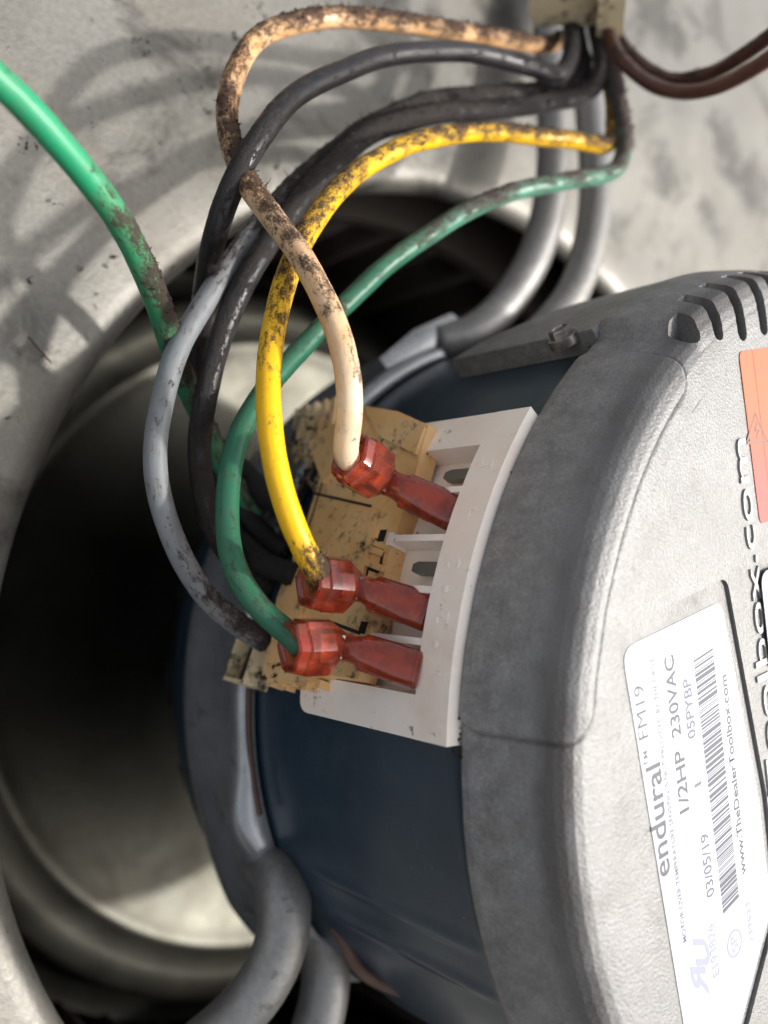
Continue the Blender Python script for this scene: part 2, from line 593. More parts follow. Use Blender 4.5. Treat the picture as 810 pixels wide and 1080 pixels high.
def crumbs(name, hot, count, parent, smin=.12, smax=.42, mat='soot', strands=0):
    """soot and lint caked on: many tiny irregular chips, one object"""
    if not hot:
        return
    V, Fc = [], []
    for _ in range(count):
        p, n_ = random.choice(hot)
        s = random.uniform(smin, smax)*random.choice((.6, .8, 1, 1.3))
        c = p+n_*s*.25
        b = len(V)
        ax = [Vector((random.gauss(0, 1), random.gauss(0, 1), random.gauss(0, 1))).normalized() for _ in range(5)]
        for q in ax:
            V.append(c+q*s*random.uniform(.5, 1.2))
        Fc += [(b, b+1, b+2), (b, b+2, b+3), (b, b+3, b+1), (b+1, b+3, b+4), (b+1, b+4, b+2), (b+2, b+4, b+3)]
    for _ in range(strands):
        p, n_ = random.choice(hot)
        q = p.copy(); d = (n_+Vector((random.gauss(0, .6), random.gauss(0, .6), random.gauss(0, .6)))).normalized()
        prev = None
        for k in range(6):
            w = .085*(1-k/7)
            o1 = d.orthogonal().normalized()*w; o2 = d.cross(o1).normalized()*w
            b = len(V)
            V.extend((q+o1, q-o1*.5+o2*.87, q-o1*.5-o2*.87))
            if prev is not None:
                for j in range(3):
                    Fc.append((prev+j, prev+(j+1) % 3, b+(j+1) % 3, b+j))
            prev = b
            q = q+d*random.uniform(.15, .4)
            d = (d+Vector((random.gauss(0, .35), random.gauss(0, .35), random.gauss(0, .35)))).normalized()
    o = mesh_obj(name, V, Fc, mat, parent, smooth=False)
    o['kind'] = 'stuff'
    return o


def evaluated(o):
    dg = bpy.context.evaluated_depsgraph_get()
    return bpy.data.meshes.new_from_object(o.evaluated_get(dg))


def text_mesh(txt, bold=0.0, bevel=0.0, res=4):
    cu = bpy.data.curves.new('text', 'FONT')
    cu.body = txt; cu.size = 1; cu.resolution_u = res; cu.offset = bold
    o = bpy.data.objects.new('text', cu)
    COL.objects.link(o)
    me = evaluated(o)
    bpy.data.objects.remove(o); bpy.data.curves.remove(cu)
    xs = [v.co.x for v in me.vertices]
    return me, min(xs), max(xs)


def put_text(name, txt, a, b, height, z, mat, parent, extrude=0.0, bevel=0.0, slant=0.0, bold=0.0, suffix_of=None):
    """text whose baseline runs a -> b on the cap face (motor mm); height = size of a capital in mm"""
    a, b = Vector((a[0], a[1], 0)), Vector((b[0], b[1], 0))
    me, x0, x1 = text_mesh(txt, bold)
    e1 = (b-a); Lb = e1.length; e1.normalize(); e2 = Vector((-e1.y, e1.x, 0))
    if suffix_of:
        bpy.data.meshes.remove(me)
        me, xx0, xx1 = text_mesh(suffix_of+txt)
        k = Lb/(x1-x0); x0 = xx1-(x1-x0)
    else:
        k = Lb/(x1-x0)
    hk = height/.69
    M_ = Matrix(((e1.x*k, e2.x*hk+slant*e1.x, 0, a.x-e1.x*k*x0), (e1.y*k, e2.y*hk+slant*e1.y, 0, a.y-e1.y*k*x0), (0, 0, 1, z), (0, 0, 0, 1)))
    me.transform(M_)
    if extrude:
        bm = bmesh.new(); bm.from_mesh(me)
        bmesh.ops.dissolve_limit(bm, angle_limit=.001, verts=bm.verts[:], edges=bm.edges[:])
        r = bmesh.ops.extrude_face_region(bm, geom=bm.faces[:])
        bmesh.ops.translate(bm, verts=[g for g in r['geom'] if isinstance(g, bmesh.types.BMVert)], vec=(0, 0, extrude))
        bmesh.ops.recalc_face_normals(bm, faces=bm.faces[:])
        bm.to_mesh(me); bm.free()
    me.transform(Matrix.Scale(.001, 4))
    return link(name, me, mat, parent)


# ================================================================== BLOWER HOUSING
housing = thing('blower_housing', 'dusty grey galvanised sheet metal blower housing with a large round inlet behind the motor', 'blower housing')
ZS = -65.6
pr = [(106.0, -70.0), (105.9, -69.2), (106.3, -68.0), (107.2, -66.8), (108.8, -66.0), (111, -65.7), (116, -65.62)] + [(r, ZS) for r in (121, 128, 138, 150, 170, 200, 240, 300, 420)]
V, Fc = lathe(pr, 260)
V2 = []
for x, y, z in V:                                     # hand-formed sheet is never quite flat
    r = math.hypot(x, y)
    k = min(1, max(0, (r-112)/30))
    V2.append((x, y, z + k*1.6*noise.noise(Vector((x*.018, y*.018, 3.3))) + k*.35*noise.noise(Vector((x*.06, y*.06, 9)))))
side = mesh_obj('side_sheet', V2, [f[::-1] for f in Fc], 'galvanised_sheet', housing)
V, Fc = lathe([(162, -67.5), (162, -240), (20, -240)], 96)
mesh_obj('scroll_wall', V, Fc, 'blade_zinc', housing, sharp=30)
# loose soot crumbs and scratches sitting on the sheet
hot = []
for px, py in ((80, 97), (95, 130), (25, 158), (32, 155), (38, 149), (230, 60), (225, 78), (222, 92), (245, 40), (262, 14), (270, 8), (275, 20), (222, 119), (290, 178), (292, 181), (343, 152), (258, 66), (152, 52),
               (690, 165), (700, 190), (705, 205), (760, 150), (745, 215), (775, 180), (680, 12), (686, 25), (735, 40), (50, 372), (60, 210), (110, 275), (30, 300)):
    p = on_plane(px, py, ZS)
    for _ in range(6):
        hot.append((p+Vector((random.gauss(0, .9), random.gauss(0, .9), .1)), Vector((0, 0, 1))))
crumbs('soot_crumbs', hot, 170, housing, .12, .55, strands=10)
sc = [on_plane(x, y, ZS+.05) for x, y in ((-4, 160), (12, 160), (22, 154), (36, 147), (44, 140))]
sweep('scratch', sc, .10, 'soot', housing, sides=6, lump=0)
sc = [on_plane(x, y, ZS+.05) for x, y in ((30, 355), (42, 370), (55, 383))]
sweep('scratch', sc, .08, 'soot', housing, sides=6, lump=0)

# ================================================================== BLOWER WHEEL
wheel = thing('squirrel_cage_fan', 'dull zinc squirrel cage blower wheel inside the dark inlet opening', 'fan')
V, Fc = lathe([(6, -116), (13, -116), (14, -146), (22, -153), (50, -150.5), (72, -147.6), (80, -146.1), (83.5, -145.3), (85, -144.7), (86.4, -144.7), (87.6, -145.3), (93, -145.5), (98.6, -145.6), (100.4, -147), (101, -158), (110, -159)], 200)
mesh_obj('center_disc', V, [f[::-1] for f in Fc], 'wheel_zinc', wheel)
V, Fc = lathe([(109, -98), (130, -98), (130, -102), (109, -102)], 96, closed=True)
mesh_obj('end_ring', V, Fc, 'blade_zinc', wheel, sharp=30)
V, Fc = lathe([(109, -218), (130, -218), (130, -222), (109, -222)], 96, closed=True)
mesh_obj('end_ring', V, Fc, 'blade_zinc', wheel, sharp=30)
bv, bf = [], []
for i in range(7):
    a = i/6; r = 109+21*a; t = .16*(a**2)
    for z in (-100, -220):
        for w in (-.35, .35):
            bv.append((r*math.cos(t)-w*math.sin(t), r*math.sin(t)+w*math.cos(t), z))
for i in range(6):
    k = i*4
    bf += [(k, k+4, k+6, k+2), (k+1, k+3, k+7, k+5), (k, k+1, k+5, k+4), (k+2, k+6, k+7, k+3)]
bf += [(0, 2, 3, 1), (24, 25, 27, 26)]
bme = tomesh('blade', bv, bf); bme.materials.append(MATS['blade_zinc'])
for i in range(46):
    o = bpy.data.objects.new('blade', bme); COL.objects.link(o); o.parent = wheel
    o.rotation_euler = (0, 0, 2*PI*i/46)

# ================================================================== MOTOR
motor = thing('blower_motor', 'navy blower motor with a silver cast aluminium end cap and printed white rating label', 'motor')
V, Fc = lathe([(60, 3), (69, 3), (69.3, 0), (69.3, -1.6), (69, -2.2), (69, -4), (69, -8), (69, -20), (69, -38), (69, -44), (68.6, -46), (68.6, -78), (68, -82), (66, -85), (60, -86)], 720)
V2 = []
for x, y, z in V:
    t = math.degrees(math.atan2(y, x)) % 360; r = math.hypot(x, y)
    k = (.5*math.exp(-((t-199.5)/.9)**2)+.5*math.exp(-((t-206)/.9)**2))*min(1, max(0, (-3-z)/5))*min(1, max(0, (z+44)/6)) if r > 65 else 0  # two low ridges added to raise highlight streaks on the body
    V2.append((x*(r+k)/r, y*(r+k)/r, z))
mesh_obj('body', V2, [f[::-1] for f in Fc], 'navy_paint', motor, sharp=40)
bm = bmesh.new()
V, Fc = lathe([(64, -85), (63, -92), (60, -99), (52, -104), (30, -107), (16, -108), (16, -112), (6.5, -112)], 160)
rs = mesh_obj('rear_shield', V, [f[::-1] for f in Fc], 'navy_paint', motor)
for k, t in enumerate(range(140, 260, 20)):
    bm = bmesh.new(); curved_block(bm, t-4, t+4, 57, 62.6, -96, -90)
    from_bm('vent', bm, 'dark_cavity', rs, bevel=.8)
V, Fc = lathe([(0.01, -118), (6.4, -118), (6.4, -111)], 32)
mesh_obj('shaft', V, Fc, 'screw_steel', motor, sharp=30)

# --- end cap: cast aluminium, displaced lathe, then cut
ZF = 14.0
base_prof = [(69.6, -.4), (70.7, -.4), (70.9, 0), (70.9, 1), (70.55, 2.6), (70.2, 4.2), (69.8, 5.8), (69.35, 7.3), (68.9, 8.8), (68.4, 10.2), (67.85, 11.5), (67.2, 12.5), (66.4, 13.25), (65.3, 13.7), (63.5, 13.93), (61.2, ZF)]
bp = []
for (r0, z0), (r1, z1) in zip(base_prof, base_prof[1:]):
    for k in range(7):
        bp.append((r0+(r1-r0)*k/7, z0+(z1-z0)*k/7))
bp.append(base_prof[-1])
cum = [0]
for a, b in zip(bp, bp[1:]):
    cum.append(cum[-1]+math.hypot(b[0]-a[0], b[1]-a[1]))
ANG = [x*.16 for x in range(int(122/.16), int(182/.16))]
ANG = [x*1.0 for x in range(0, 122)]+ANG+[x*1.0 for x in range(182, 360)]
NT = len(ANG)
V, Fc = [], []
m_ = len(bp)


def sdf_rr(x, y, hx, hy, r):
    qx, qy = abs(x)-hx+r, abs(y)-hy+r
    return math.hypot(max(qx, 0), max(qy, 0))+min(max(qx, qy), 0)-r


for i in range(NT):
    td = ANG[i]; t = rad(td)
    for j, (r, z) in enumerate(bp):
        # raised boss over the terminal block (130..175 degrees)
        sx_ = rad(td-152.2)*69; sy_ = cum[j]-9
        d = sdf_rr(sx_, sy_, 27.6, 9.2, 4.5)
        k = max(0, min(1, .5-d/.7)); k = k*k*(3-2*k)
        h = .5*k - .42*math.exp(-(d/.26)**2)
        if j < 9 or j == m_-1:
            h = 0
        a, b = bp[max(j-1, 0)], bp[min(j+1, m_-1)]
        tx, tz = b[0]-a[0], b[1]-a[1]; L = math.hypot(tx, tz) or 1
        nr, nz = tz/L, -tx/L
        fl = min(1, max(0, (126.5-td)/2.2))*min(1, max(0, (td-50)/12)); fl = fl*fl*(3-2*fl)
        h += 1.9*fl*min(1, max(0, (13.6-z)/2.4))*(1 if z > -.39 or r > 70 else 0)
        h += .07*noise.noise(Vector((r*math.cos(t)*.25, r*math.sin(t)*.25, z*.25)))
        V.append(((r+nr*h)*math.cos(t), (r+nr*h)*math.sin(t), z+nz*h))
for i in range(NT):
    i2 = (i+1) % NT
    for j in range(m_-1):
        Fc.append((i*m_+j, i2*m_+j, i2*m_+j+1, i*m_+j+1))
Fc.append(tuple(i*m_+m_-1 for i in range(NT)))
Fc.append(tuple(i*m_ for i in range(NT))[::-1])
capme = tomesh('end_cap', V, Fc)
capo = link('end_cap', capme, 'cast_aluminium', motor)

PAD = [on_plane(x, y, ZF) for x, y in ((645, 668), (758, 609), (768, 625), (809, 880), (806, 965), (736, 1082))]
e1 = Vector((-.228, .974, 0)); e2 = Vector((-.974, -.228, 0))


def roundpoly(P, r, n=5):
    out = []
    k = len(P)
    for i in range(k):
        p0, p1, p2 = P[i-1], P[i], P[(i+1) % k]
        rr = r[i] if isinstance(r, (list, tuple)) else r
        a = (p0-p1); b = (p2-p1)
        rr = min(rr, a.length*.45, b.length*.45)
        a = p1+a.normalized()*rr; b = p1+b.normalized()*rr
        for q in range(n+1):
            t = q/n
            out.append(a*(1-t)**2+p1*2*t*(1-t)+b*t*t)
    return out


cutters = []


def cutter(bm):
    bmesh.ops.recalc_face_normals(bm, faces=bm.faces[:])
    me = bpy.data.meshes.new('cut'); bm.to_mesh(me); bm.free(); me.transform(Matrix.Scale(.001, 4))
    o = bpy.data.objects.new('cut', me); COL.objects.link(o); o.parent = motor
    cutters.append(o)


def A_(a, b, z=ZF):                                   # label frame (mm along the print, mm across)
    q = Vector((-58, 15.3, 0))+e1*a+e2*b
    return Vector((q.x, q.y, z))


padp = [A_(2.8, .2), A_(2.3, -25.2), A_(-30, -26.8), A_(-46.5, -25.4), A_(-66, -4), A_(-66, .6)]
bm = bmesh.new(); prism(bm, [Vector((p.x, p.y, ZF-.55)) for p in roundpoly(padp, [3.2, 1.8, .5, 3, 3, 2.5])], Vector((0, 0, 4))); cutter(bm)
# cooling notches along the upper rim
slot_x = []
for i, (px, yb, w) in enumerate(((736.5, 361, 2.6), (759, 359, 2.2), (782, 360, 2.3), (804, 354, 2.3))):
    slot_x.append((on_plane(px, yb, ZF-.3), w))
last = slot_x[-1][0]
for k in range(1, 11):
    slot_x.append((Vector((last.x+4.7*k, last.y+1.6*(1 if k < 5 else 10-k)*.25, last.z)), 2.3))
for i, (p, w) in enumerate(slot_x):
    pts = []
    for q in range(9):
        a = PI + PI*q/8
        pts.append(Vector((p.x+w/2*math.cos(a), p.y+w/2+w/2*math.sin(a), 8.0 if i else 10.0)))
    pts += [Vector((p.x+w/2, 90, pts[0].z)), Vector((p.x-w/2, 90, pts[0].z))]
    bm = bmesh.new(); prism(bm, pts, Vector((0, 0, 20))); cutter(bm)
bpy.context.view_layer.update()
for c_ in cutters:
    md = capo.modifiers.new('cut', 'BOOLEAN'); md.object = c_; md.operation = 'DIFFERENCE'; md.solver = 'EXACT'
new = evaluated(capo)
capo.modifiers.clear()
capo.data = new
for c_ in cutters:
    bpy.data.objects.remove(c_)
new.polygons.foreach_set('use_smooth', [True]*len(new.polygons))
new.set_sharp_from_angle(angle=rad(38))

# raised cast lettering on the face
put_text('cast_lettering', 'Toolbox.com', on_plane(822, 832, ZF)[:2], on_plane(784, 462, ZF)[:2], 3.4, ZF-.1, 'letter_metal', capo, extrude=.42, suffix_of='TheDealer')
# mounting tab that runs back over the body, with its screw
bm = bmesh.new()
outl = [(126.5, -.2), (126.0, -29.5), (122, -27), (117, -22.5), (111, -18.5), (104, -15.5), (96, -13.5), (88, -.2)]
dens = []
for (ta, za), (tb, zb) in zip(outl, outl[1:]+outl[:1]):
    for k in range(8):
        dens.append((ta+(tb-ta)*k/8, za+(zb-za)*k/8))
lo = [bm.verts.new((69.1*math.cos(rad(t)), 69.1*math.sin(rad(t)), z)) for t, z in dens]
hi = [bm.verts.new((72.7*math.cos(rad(t)), 72.7*math.sin(rad(t)), z)) for t, z in dens]
nn = len(dens)
for i in range(nn):
    bm.faces.new((lo[i], lo[(i+1) % nn], hi[(i+1) % nn], hi[i]))
# fill by bands joining mirrored outline points
top = bmesh.ops.triangle_fill(bm, edges=[e for e in bm.edges if e.verts[0] in set(hi) and e.verts[1] in set(hi)], use_beauty=True)
bmesh.ops.triangle_fill(bm, edges=[e for e in bm.edges if e.verts[0] in set(lo) and e.verts[1] in set(lo)], use_beauty=True)
bmesh.ops.subdivide_edges(bm, edges=bm.edges[:], cuts=2, use_grid_fill=True)
for v in bm.verts:                                    # keep the tab wrapped on the cylinder
    r = math.hypot(v.co.x, v.co.y)
    tgt = 72.7 if r > 70.9 else 69.1
    if abs(r-tgt) > 1e-4 and (r > 71.9 or r < 69.9):
        v.co.x *= tgt/r; v.co.y *= tgt/r
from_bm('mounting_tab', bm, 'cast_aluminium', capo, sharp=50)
sp = on_cyl(592, 352, 73.2)
st, sz = math.degrees(math.atan2(sp.y, sp.x)), sp.z


def radial_lathe(name, t, z, prof_, mat, parent, n=6, rot=0, sharp=30):
    t = rad(t)
    er = Vector((math.cos(t), math.sin(t), 0)); et = Vector((-math.sin(t), math.cos(t), 0))
    V, Fc = [], []
    for i in range(n):
        a = 2*PI*i/n+rot
        for r, h in prof_:
            V.append(er*h+et*(r*math.cos(a))+EZ*(z+r*math.sin(a)))
    k = len(prof_)
    for i in range(n):
        for q in range(k-1):
            Fc.append((i*k+q, i*k+q+1, ((i+1) % n)*k+q+1, ((i+1) % n)*k+q))
    Fc.append(tuple(i*k+k-1 for i in range(n)))
    return mesh_obj(name, V, Fc, mat, parent, sharp=sharp)


scr = radial_lathe('screw', st, sz, [(2.3, 71.5), (2.3, 72.95), (2.1, 73.05)], 'screw_steel', capo, 24)
radial_lathe('screw_head', st, sz, [(1.75, 73.0), (1.75, 73.9), (1.5, 74.15), (1.1, 74.2), (1.0, 74.0)], 'screw_steel', scr, 6)

# --- rating label in its recess
ZL = ZF-.55
bm = bmesh.new()
labp = [A_(.2, -.9), A_(-.6, -23.6), A_(-30, -25.3), A_(-46, -24.2), A_(-64.5, -4), A_(-64.5, -.4)]
prism(bm, [Vector((p.x, p.y, ZL)) for p in roundpoly(labp, [2.4, 2, .5, 2.6, 2.5, 2])], Vector((0, 0, .12)))
lab = from_bm('rating_label', bm, 'label_white', motor)
lab['label'] = 'white printed rating label with barcode in a recess of the end cap'
ZT = ZL+.15


def lp(x, y):
    p = on_plane(x, y, ZT)
    return (p.x, p.y)


for txt, a, b, h, ink in (
        ('endural', (707, 921), (696, 803), 3.05, 'label_ink'),
        ('TM', (684, 808), (683, 791), .95, 'label_ink_soft'),
        ('FM19', (684, 777), (678.5, 721), 2.0, 'label_ink'),
        ('MOTOR OVER TEMPERATURE SENSING IS NOT PROVIDED BY THE DRIVE', (724.5, 992), (689.5, 693), .85, 'label_ink_soft'),
        ('1/2HP', (727, 854), (721, 789), 2.1, 'label_ink'),
        ('230VAC', (718.5, 775), (710, 690), 2.0, 'label_ink'),
        ('05PYBP', (734, 777), (728, 714), 1.7, 'label_ink_soft'),
        ('1', (740, 827), (739.6, 823.5), 1.6, 'label_ink_soft'),
        ('03/05/19', (753.5, 943), (746.5, 877), 1.75, 'label_ink_soft'),
        ('www.TheDealerToolbox.com', (787, 921), (766, 711), 1.35, 'label_ink'),
        ('E193826', (759, 1027), (752.5, 973), 1.5, 'label_ink_pale'),
        ('239533', (795, 993), (791, 950), 1.0, 'label_ink_pale')):
    put_text('print', txt, lp(*a), lp(*b), h, ZT, ink, lab, bold=0 if txt == 'FM19' else (.016 if h > 1.2 else .014))
# barcode
q = [Vector((*lp(*c), ZT)) for c in ((763, 964), (779.5, 946), (751.5, 679), (731, 692.5))]
bm = bmesh.new(); x = 0.0
bme_t = (q[3]-q[0]); bme_w = (q[1]-q[0])
rb = random.Random(5)
while x < .985:
    w = rb.choice((.004, .004, .008, .012, .016)); g = rb.choice((.004, .004, .006, .010))
    w = min(w, 1-x)
    A1 = q[0].lerp(q[3], x); A2 = q[0].lerp(q[3], x+w); B1 = q[1].lerp(q[2], x); B2 = q[1].lerp(q[2], x+w)
    bm.faces.new([bm.verts.new(p) for p in (A1, B1, B2, A2)])
    x += w+g
from_bm('barcode', bm, 'label_ink', lab)
# component-recognition mark: slanted mirrored R joined to U
ua, ub = Vector((*lp(735, 1056), 0)), Vector((*lp(727, 986), 0))
me, x0, x1 = text_mesh('R')
d1 = e1; d2 = e2
o_ = Vector((*lp(752, 1040), 0))


def mark(name, txt, org, sx_, sy_, shear, mirror):
    me, x0, x1 = text_mesh(txt, .035)
    bm = bmesh.new(); bm.from_mesh(me)
    for v in bm.verts:
        x = (v.co.x-x0)/(x1-x0); y = v.co.y/.69
        if mirror:
            x = 1-x
        w = org+d1*(x*sx_+y*shear)+d2*(y*sy_)
        v.co = Vector((w.x, w.y, ZT))
    from_bm(name, bm, 'label_ink_pale', lab)


mark('recognition_mark', 'R', Vector((*lp(748, 1050), 0)), 4.2, 2.9, 1.6, True)
mark('recognition_mark', 'U', Vector((*lp(750, 1018), 0)), 3.8, 2.9, 1.6, False)
# round certification mark
cc = Vector((*lp(775, 995), ZT)); bm = bmesh.new()
for k in range(28):
    a0, a1 = 2*PI*k/28, 2*PI*(k+1)/28
    bm.faces.new([bm.verts.new(cc+Vector((r*math.cos(a), r*math.sin(a), 0))) for r, a in ((1.55, a0), (1.9, a0), (1.9, a1), (1.55, a1))])
from_bm('certification_mark', bm, 'label_ink_pale', lab)
put_text('certification_mark', 'SP', (cc-e1*1.1-e2*.7)[:2], (cc+e1*1.1-e2*.7)[:2], 1.5, ZT, 'label_ink_pale', lab)

# --- orange warning label
oa, ob = on_plane(778.5, 371, ZF), on_plane(801, 553, ZF)
od = (ob-oa).normalized(); ox = Vector((-od.y, od.x, 0)); ol = (ob-oa).length
bm = bmesh.new()
prism(bm, [Vector((p.x, p.y, ZF+.01)) for p in roundpoly([oa, ob, ob+ox*44, oa+ox*44], 1.1)], Vector((0, 0, .12)))
wl = from_bm('warning_label', bm, 'label_orange', motor)
wl['label'] = 'orange warning sticker with a lightning triangle on the end cap'
bm = bmesh.new()


def seg(bm, p, q, w, z):
    d = (q-p).normalized(); n_ = Vector((-d.y, d.x, 0))*w/2
    bm.faces.new([bm.verts.new(Vector((v.x, v.y, z))) for v in (p-n_, q-n_, q+n_, p+n_)])


def tri(px): return on_plane(px[0], px[1], ZF+.16)


t3 = [tri((788, 467)), tri((810, 466)), tri((797, 436))]
for i in range(3):
    seg(bm, t3[i], t3[(i+1) % 3], .42, ZF+.16)
for a, b in (((799, 446), (796.5, 454)), ((796.5, 454), (800.5, 454)), ((800.5, 454), (798, 462))):
    seg(bm, tri(a), tri(b), .35, ZF+.165)
from_bm('warning_triangle', bm, 'label_ink_brown', wl)
bm = bmesh.new()
seg(bm, oa+ox*3.7, ob+ox*3.7, .12, ZF+.16)
for k in (.12, .27, .45, .7):
    seg(bm, oa+od*ol*k+ox*3.7, oa+od*ol*k+ox*40, .12, ZF+.16)
from_bm('ruled_lines', bm, 'label_ink_brown', wl)
# --- small white sticker at the very edge of the picture
sa = on_plane(797, 604, ZF); sb = on_plane(808.5, 707, ZF)
sd = (sb-sa).normalized(); sx2 = Vector((-sd.y, sd.x, 0))
bm = bmesh.new()
prism(bm, [Vector((p.x, p.y, ZF+.62)) for p in roundpoly([sa, sb, sb+sx2*22, sa+sx2*22], 2.2)], Vector((0, 0, .12)))
st_ = from_bm('code_label', bm, 'label_white', motor)
st_['label'] = 'plain white sticker with rounded corners at the right edge'

# --- terminal block: white five-bay frame let into the body
bm = bmesh.new()
TB0, TB1 = 140.4, 176.6
curved_block(bm, TB0, TB1, 68.0, 73.0, -6.6, -.6)                      # long side by the cap
tb = from_bm('terminal_block', bm, 'white_plastic', motor, bevel=.35)
bm = bmesh.new(); curved_block(bm, TB0, 145.0, 68.0, 72.95, -25, -6.65); from_bm('end_wall', bm, 'white_plastic', tb, bevel=.4)
ew = roundpoly([Vector((172.3*1.27, -31.8, 0)), Vector((TB1*1.27, -31.8, 0)), Vector((TB1*1.27, -6.65, 0)), Vector((172.3*1.27, -6.65, 0))], [1.0, 2.0, .05, .05])
bm = bmesh.new()
ewv = [[bm.verts.new((r_*math.cos(rad(p.x/1.27)), r_*math.sin(rad(p.x/1.27)), p.y)) for p in ew] for r_ in (68.0, 72.95)]
bm.faces.new(ewv[0][::-1]); bm.faces.new(ewv[1])
for i in range(len(ew)):
    j = (i+1) % len(ew)
    bm.faces.new((ewv[0][i], ewv[0][j], ewv[1][j], ewv[1][i]))
from_bm('end_wall', bm, 'white_plastic', tb, bevel=.3)
bm = bmesh.new(); curved_block(bm, 144.9, 172.4, 68.0, 69.4, -22, -6.65); from_bm('bay_floor', bm, 'white_plastic', tb)
for t in (150.6, 156.2, 161.8, 167.1):
    bm = bmesh.new(); curved_block(bm, t-.36, t+.36, 69.45, 72.95, -17.6, -6.65, 2); curved_block(bm, t-.75, t+.75, 69.45, 72.7, -18.6, -17.55, 2); from_bm('divider', bm, 'white_plastic', tb, bevel=.18)
for t in (147.9, 159.2):
    bm = bmesh.new()
    pts = []
    for z, w in ((-6.7, .85), (-11.9, .85), (-12.9, .5)):
        pts.append((z, w))
    P = [Vector((0, w, z)) for z, w in pts]+[Vector((0, -w, z)) for z, w in reversed(pts)]
    tt = rad(t); er = Vector((math.cos(tt), math.sin(tt), 0)); et = Vector((-math.sin(tt), math.cos(tt), 0))
    prism(bm, [er*70.5+et*p.y*1.0+EZ*p.z for p in P], er*1.1)
    from_bm('blade_contact', bm, 'dark_blade', tb, bevel=.1)


def radial_text(txt, t, z, h, parent):
    """small raised numeral lying on the outer face of the frame, reading along the bays"""
    me, x0, x1 = text_mesh(txt)
    bm = bmesh.new(); bm.from_mesh(me)
    bmesh.ops.dissolve_limit(bm, angle_limit=.001, verts=bm.verts[:], edges=bm.edges[:])
    ex = bmesh.ops.extrude_face_region(bm, geom=bm.faces[:])
    up_ = {g for g in ex['geom'] if isinstance(g, bmesh.types.BMVert)}
    tt = rad(t); er = Vector((math.cos(tt), math.sin(tt), 0)); et = Vector((-math.sin(tt), math.cos(tt), 0))
    for v in bm.verts:
        x = (v.co.x-(x0+x1)/2)*h/.69; y = (v.co.y-.34)*h/.69
        v.co = er*(73.12 if v in up_ else 72.8) - et*x*1.05 - EZ*(y) + EZ*z
    from_bm('numeral', bm, 'white_plastic', parent)


for k, t in enumerate((170, 164.6, 159, 153.4, 147.8)):
    radial_text(str(k+1), t, -3.6, 2.2, tb)
for t in (167.2, 161.7):
    radial_lathe('pip', t, -4.0, [(.5, 72.8), (.5, 73.12), (.3, 73.2)], 'white_plastic', tb, 10)

# soot smudges in the corners of the frame and along the seam
hot = []
for t in [x*.5 for x in range(284, 356)]:
    if random.random() < .6:
        hot.append((Vector((70.9*math.cos(rad(t)), 70.9*math.sin(rad(t)), -.5)), Vector((math.cos(rad(t)), math.sin(rad(t)), 0))))
for _ in range(16):
    t = rad(random.gauss(177.2, .5)); hot.append((Vector((70.9*math.cos(t), 70.9*math.sin(t), random.uniform(-2.5, 0))), Vector((math.cos(t), math.sin(t), 0))))
for t in (128, 130, 133, 136, 139):
    hot.append((Vector((70.9*math.cos(rad(t)), 70.9*math.sin(rad(t)), -.5)), Vector((math.cos(rad(t)), math.sin(rad(t)), 0))))
crumbs('seam_dirt', hot, 150, motor, .12, .4)
hot = []
for t, z in ((145.4, -17), (146, -18), (150.8, -15), (156.4, -16.5), (161.9, -17), (167, -16.8), (167.2, -17.4), (150.2, -16.8), (172.5, -14)):
    hot.append((Vector((72.8*math.cos(rad(t)), 72.8*math.sin(rad(t)), z)), Vector((math.cos(rad(t)), math.sin(rad(t)), 0))))
crumbs('bay_dirt', hot, 36, motor, .10, .3)

# ================================================================== MOTOR MOUNT (belly band with bent rod arms)
mount = thing('motor_mount', 'grey steel belly band with bent rod arms clamped around the motor', 'motor mount')
prB = [(69.1, -50.5), (70.6, -50.2), (71.6, -51.2), (71.9, -53), (71.5, -55), (71.2, -61), (71.5, -67), (71.9, -69), (71.6, -70.8), (70.6, -71.8), (69.1, -71.5)]
V, Fc = lathe(prB, 150, 100, 226, closed=True)
V2 = []
for x, y, z in V:
    t = math.degrees(math.atan2(y, x)) % 360; r = math.hypot(x, y)
    if r > 70:
        k = math.exp(-((t-194)/5.5)**2)*math.exp(-((z+53.5)/4.0)**2)
        k2 = math.exp(-((t-191)/7)**2)*math.exp(-((z+64)/2.4)**2)
        g = r+2.6*k+1.2*k2
        pinch = max(0, min(1, (t-198)/14))
        z = z + pinch*(-8)*(1 if z > -61 else .2)
        g += pinch*1.5
        x, y = x*g/r, y*g/r
    V2.append((x, y, z))
mesh_obj('band', V2, Fc, 'band_steel', mount, sharp=60)
# rusty raw edge of the band
V, Fc = lathe([(69.9, -50.0), (70.7, -49.9), (70.9, -50.5), (69.9, -50.5)], 100, 140, 193, closed=True)
mesh_obj('band_edge', V, Fc, 'rust_lit_edge', mount)
for name, pts, r in (
        ('arm', [(462, 362, 182), (500, 350, 184), (535, 318, 188), (565, 268, 193), (581, 205, 198), (584, 140, 203), (581, 70, 208), (577, 0, 213), (575, -60, 217)], 3.7),
        ('arm', [(548, 372, 182), (580, 342, 186), (606, 305, 191), (622, 255, 196), (628, 200, 201), (625, 140, 206), (618, 70, 211), (610, 0, 216), (606, -60, 220)], 3.6),
        ('arm', [(268, 900, 170), (278, 906, 160), (292, 921, 151.5), (301, 950, 148), (298, 988, 147), (282, 1030, 146), (250, 1072, 146), (205, 1110, 147), (160, 1150, 149)], 4.3),
        ('arm', [(300, 955, 164), (320, 960, 163), (338, 985, 162), (344, 1025, 160), (338, 1070, 159), (318, 1120, 158), (290, 1160, 158)], 4.3)):
    sweep(name, [at(*p) for p in pts], r, 'rod_zinc', mount, sides=28, step=1.0, lump=0)
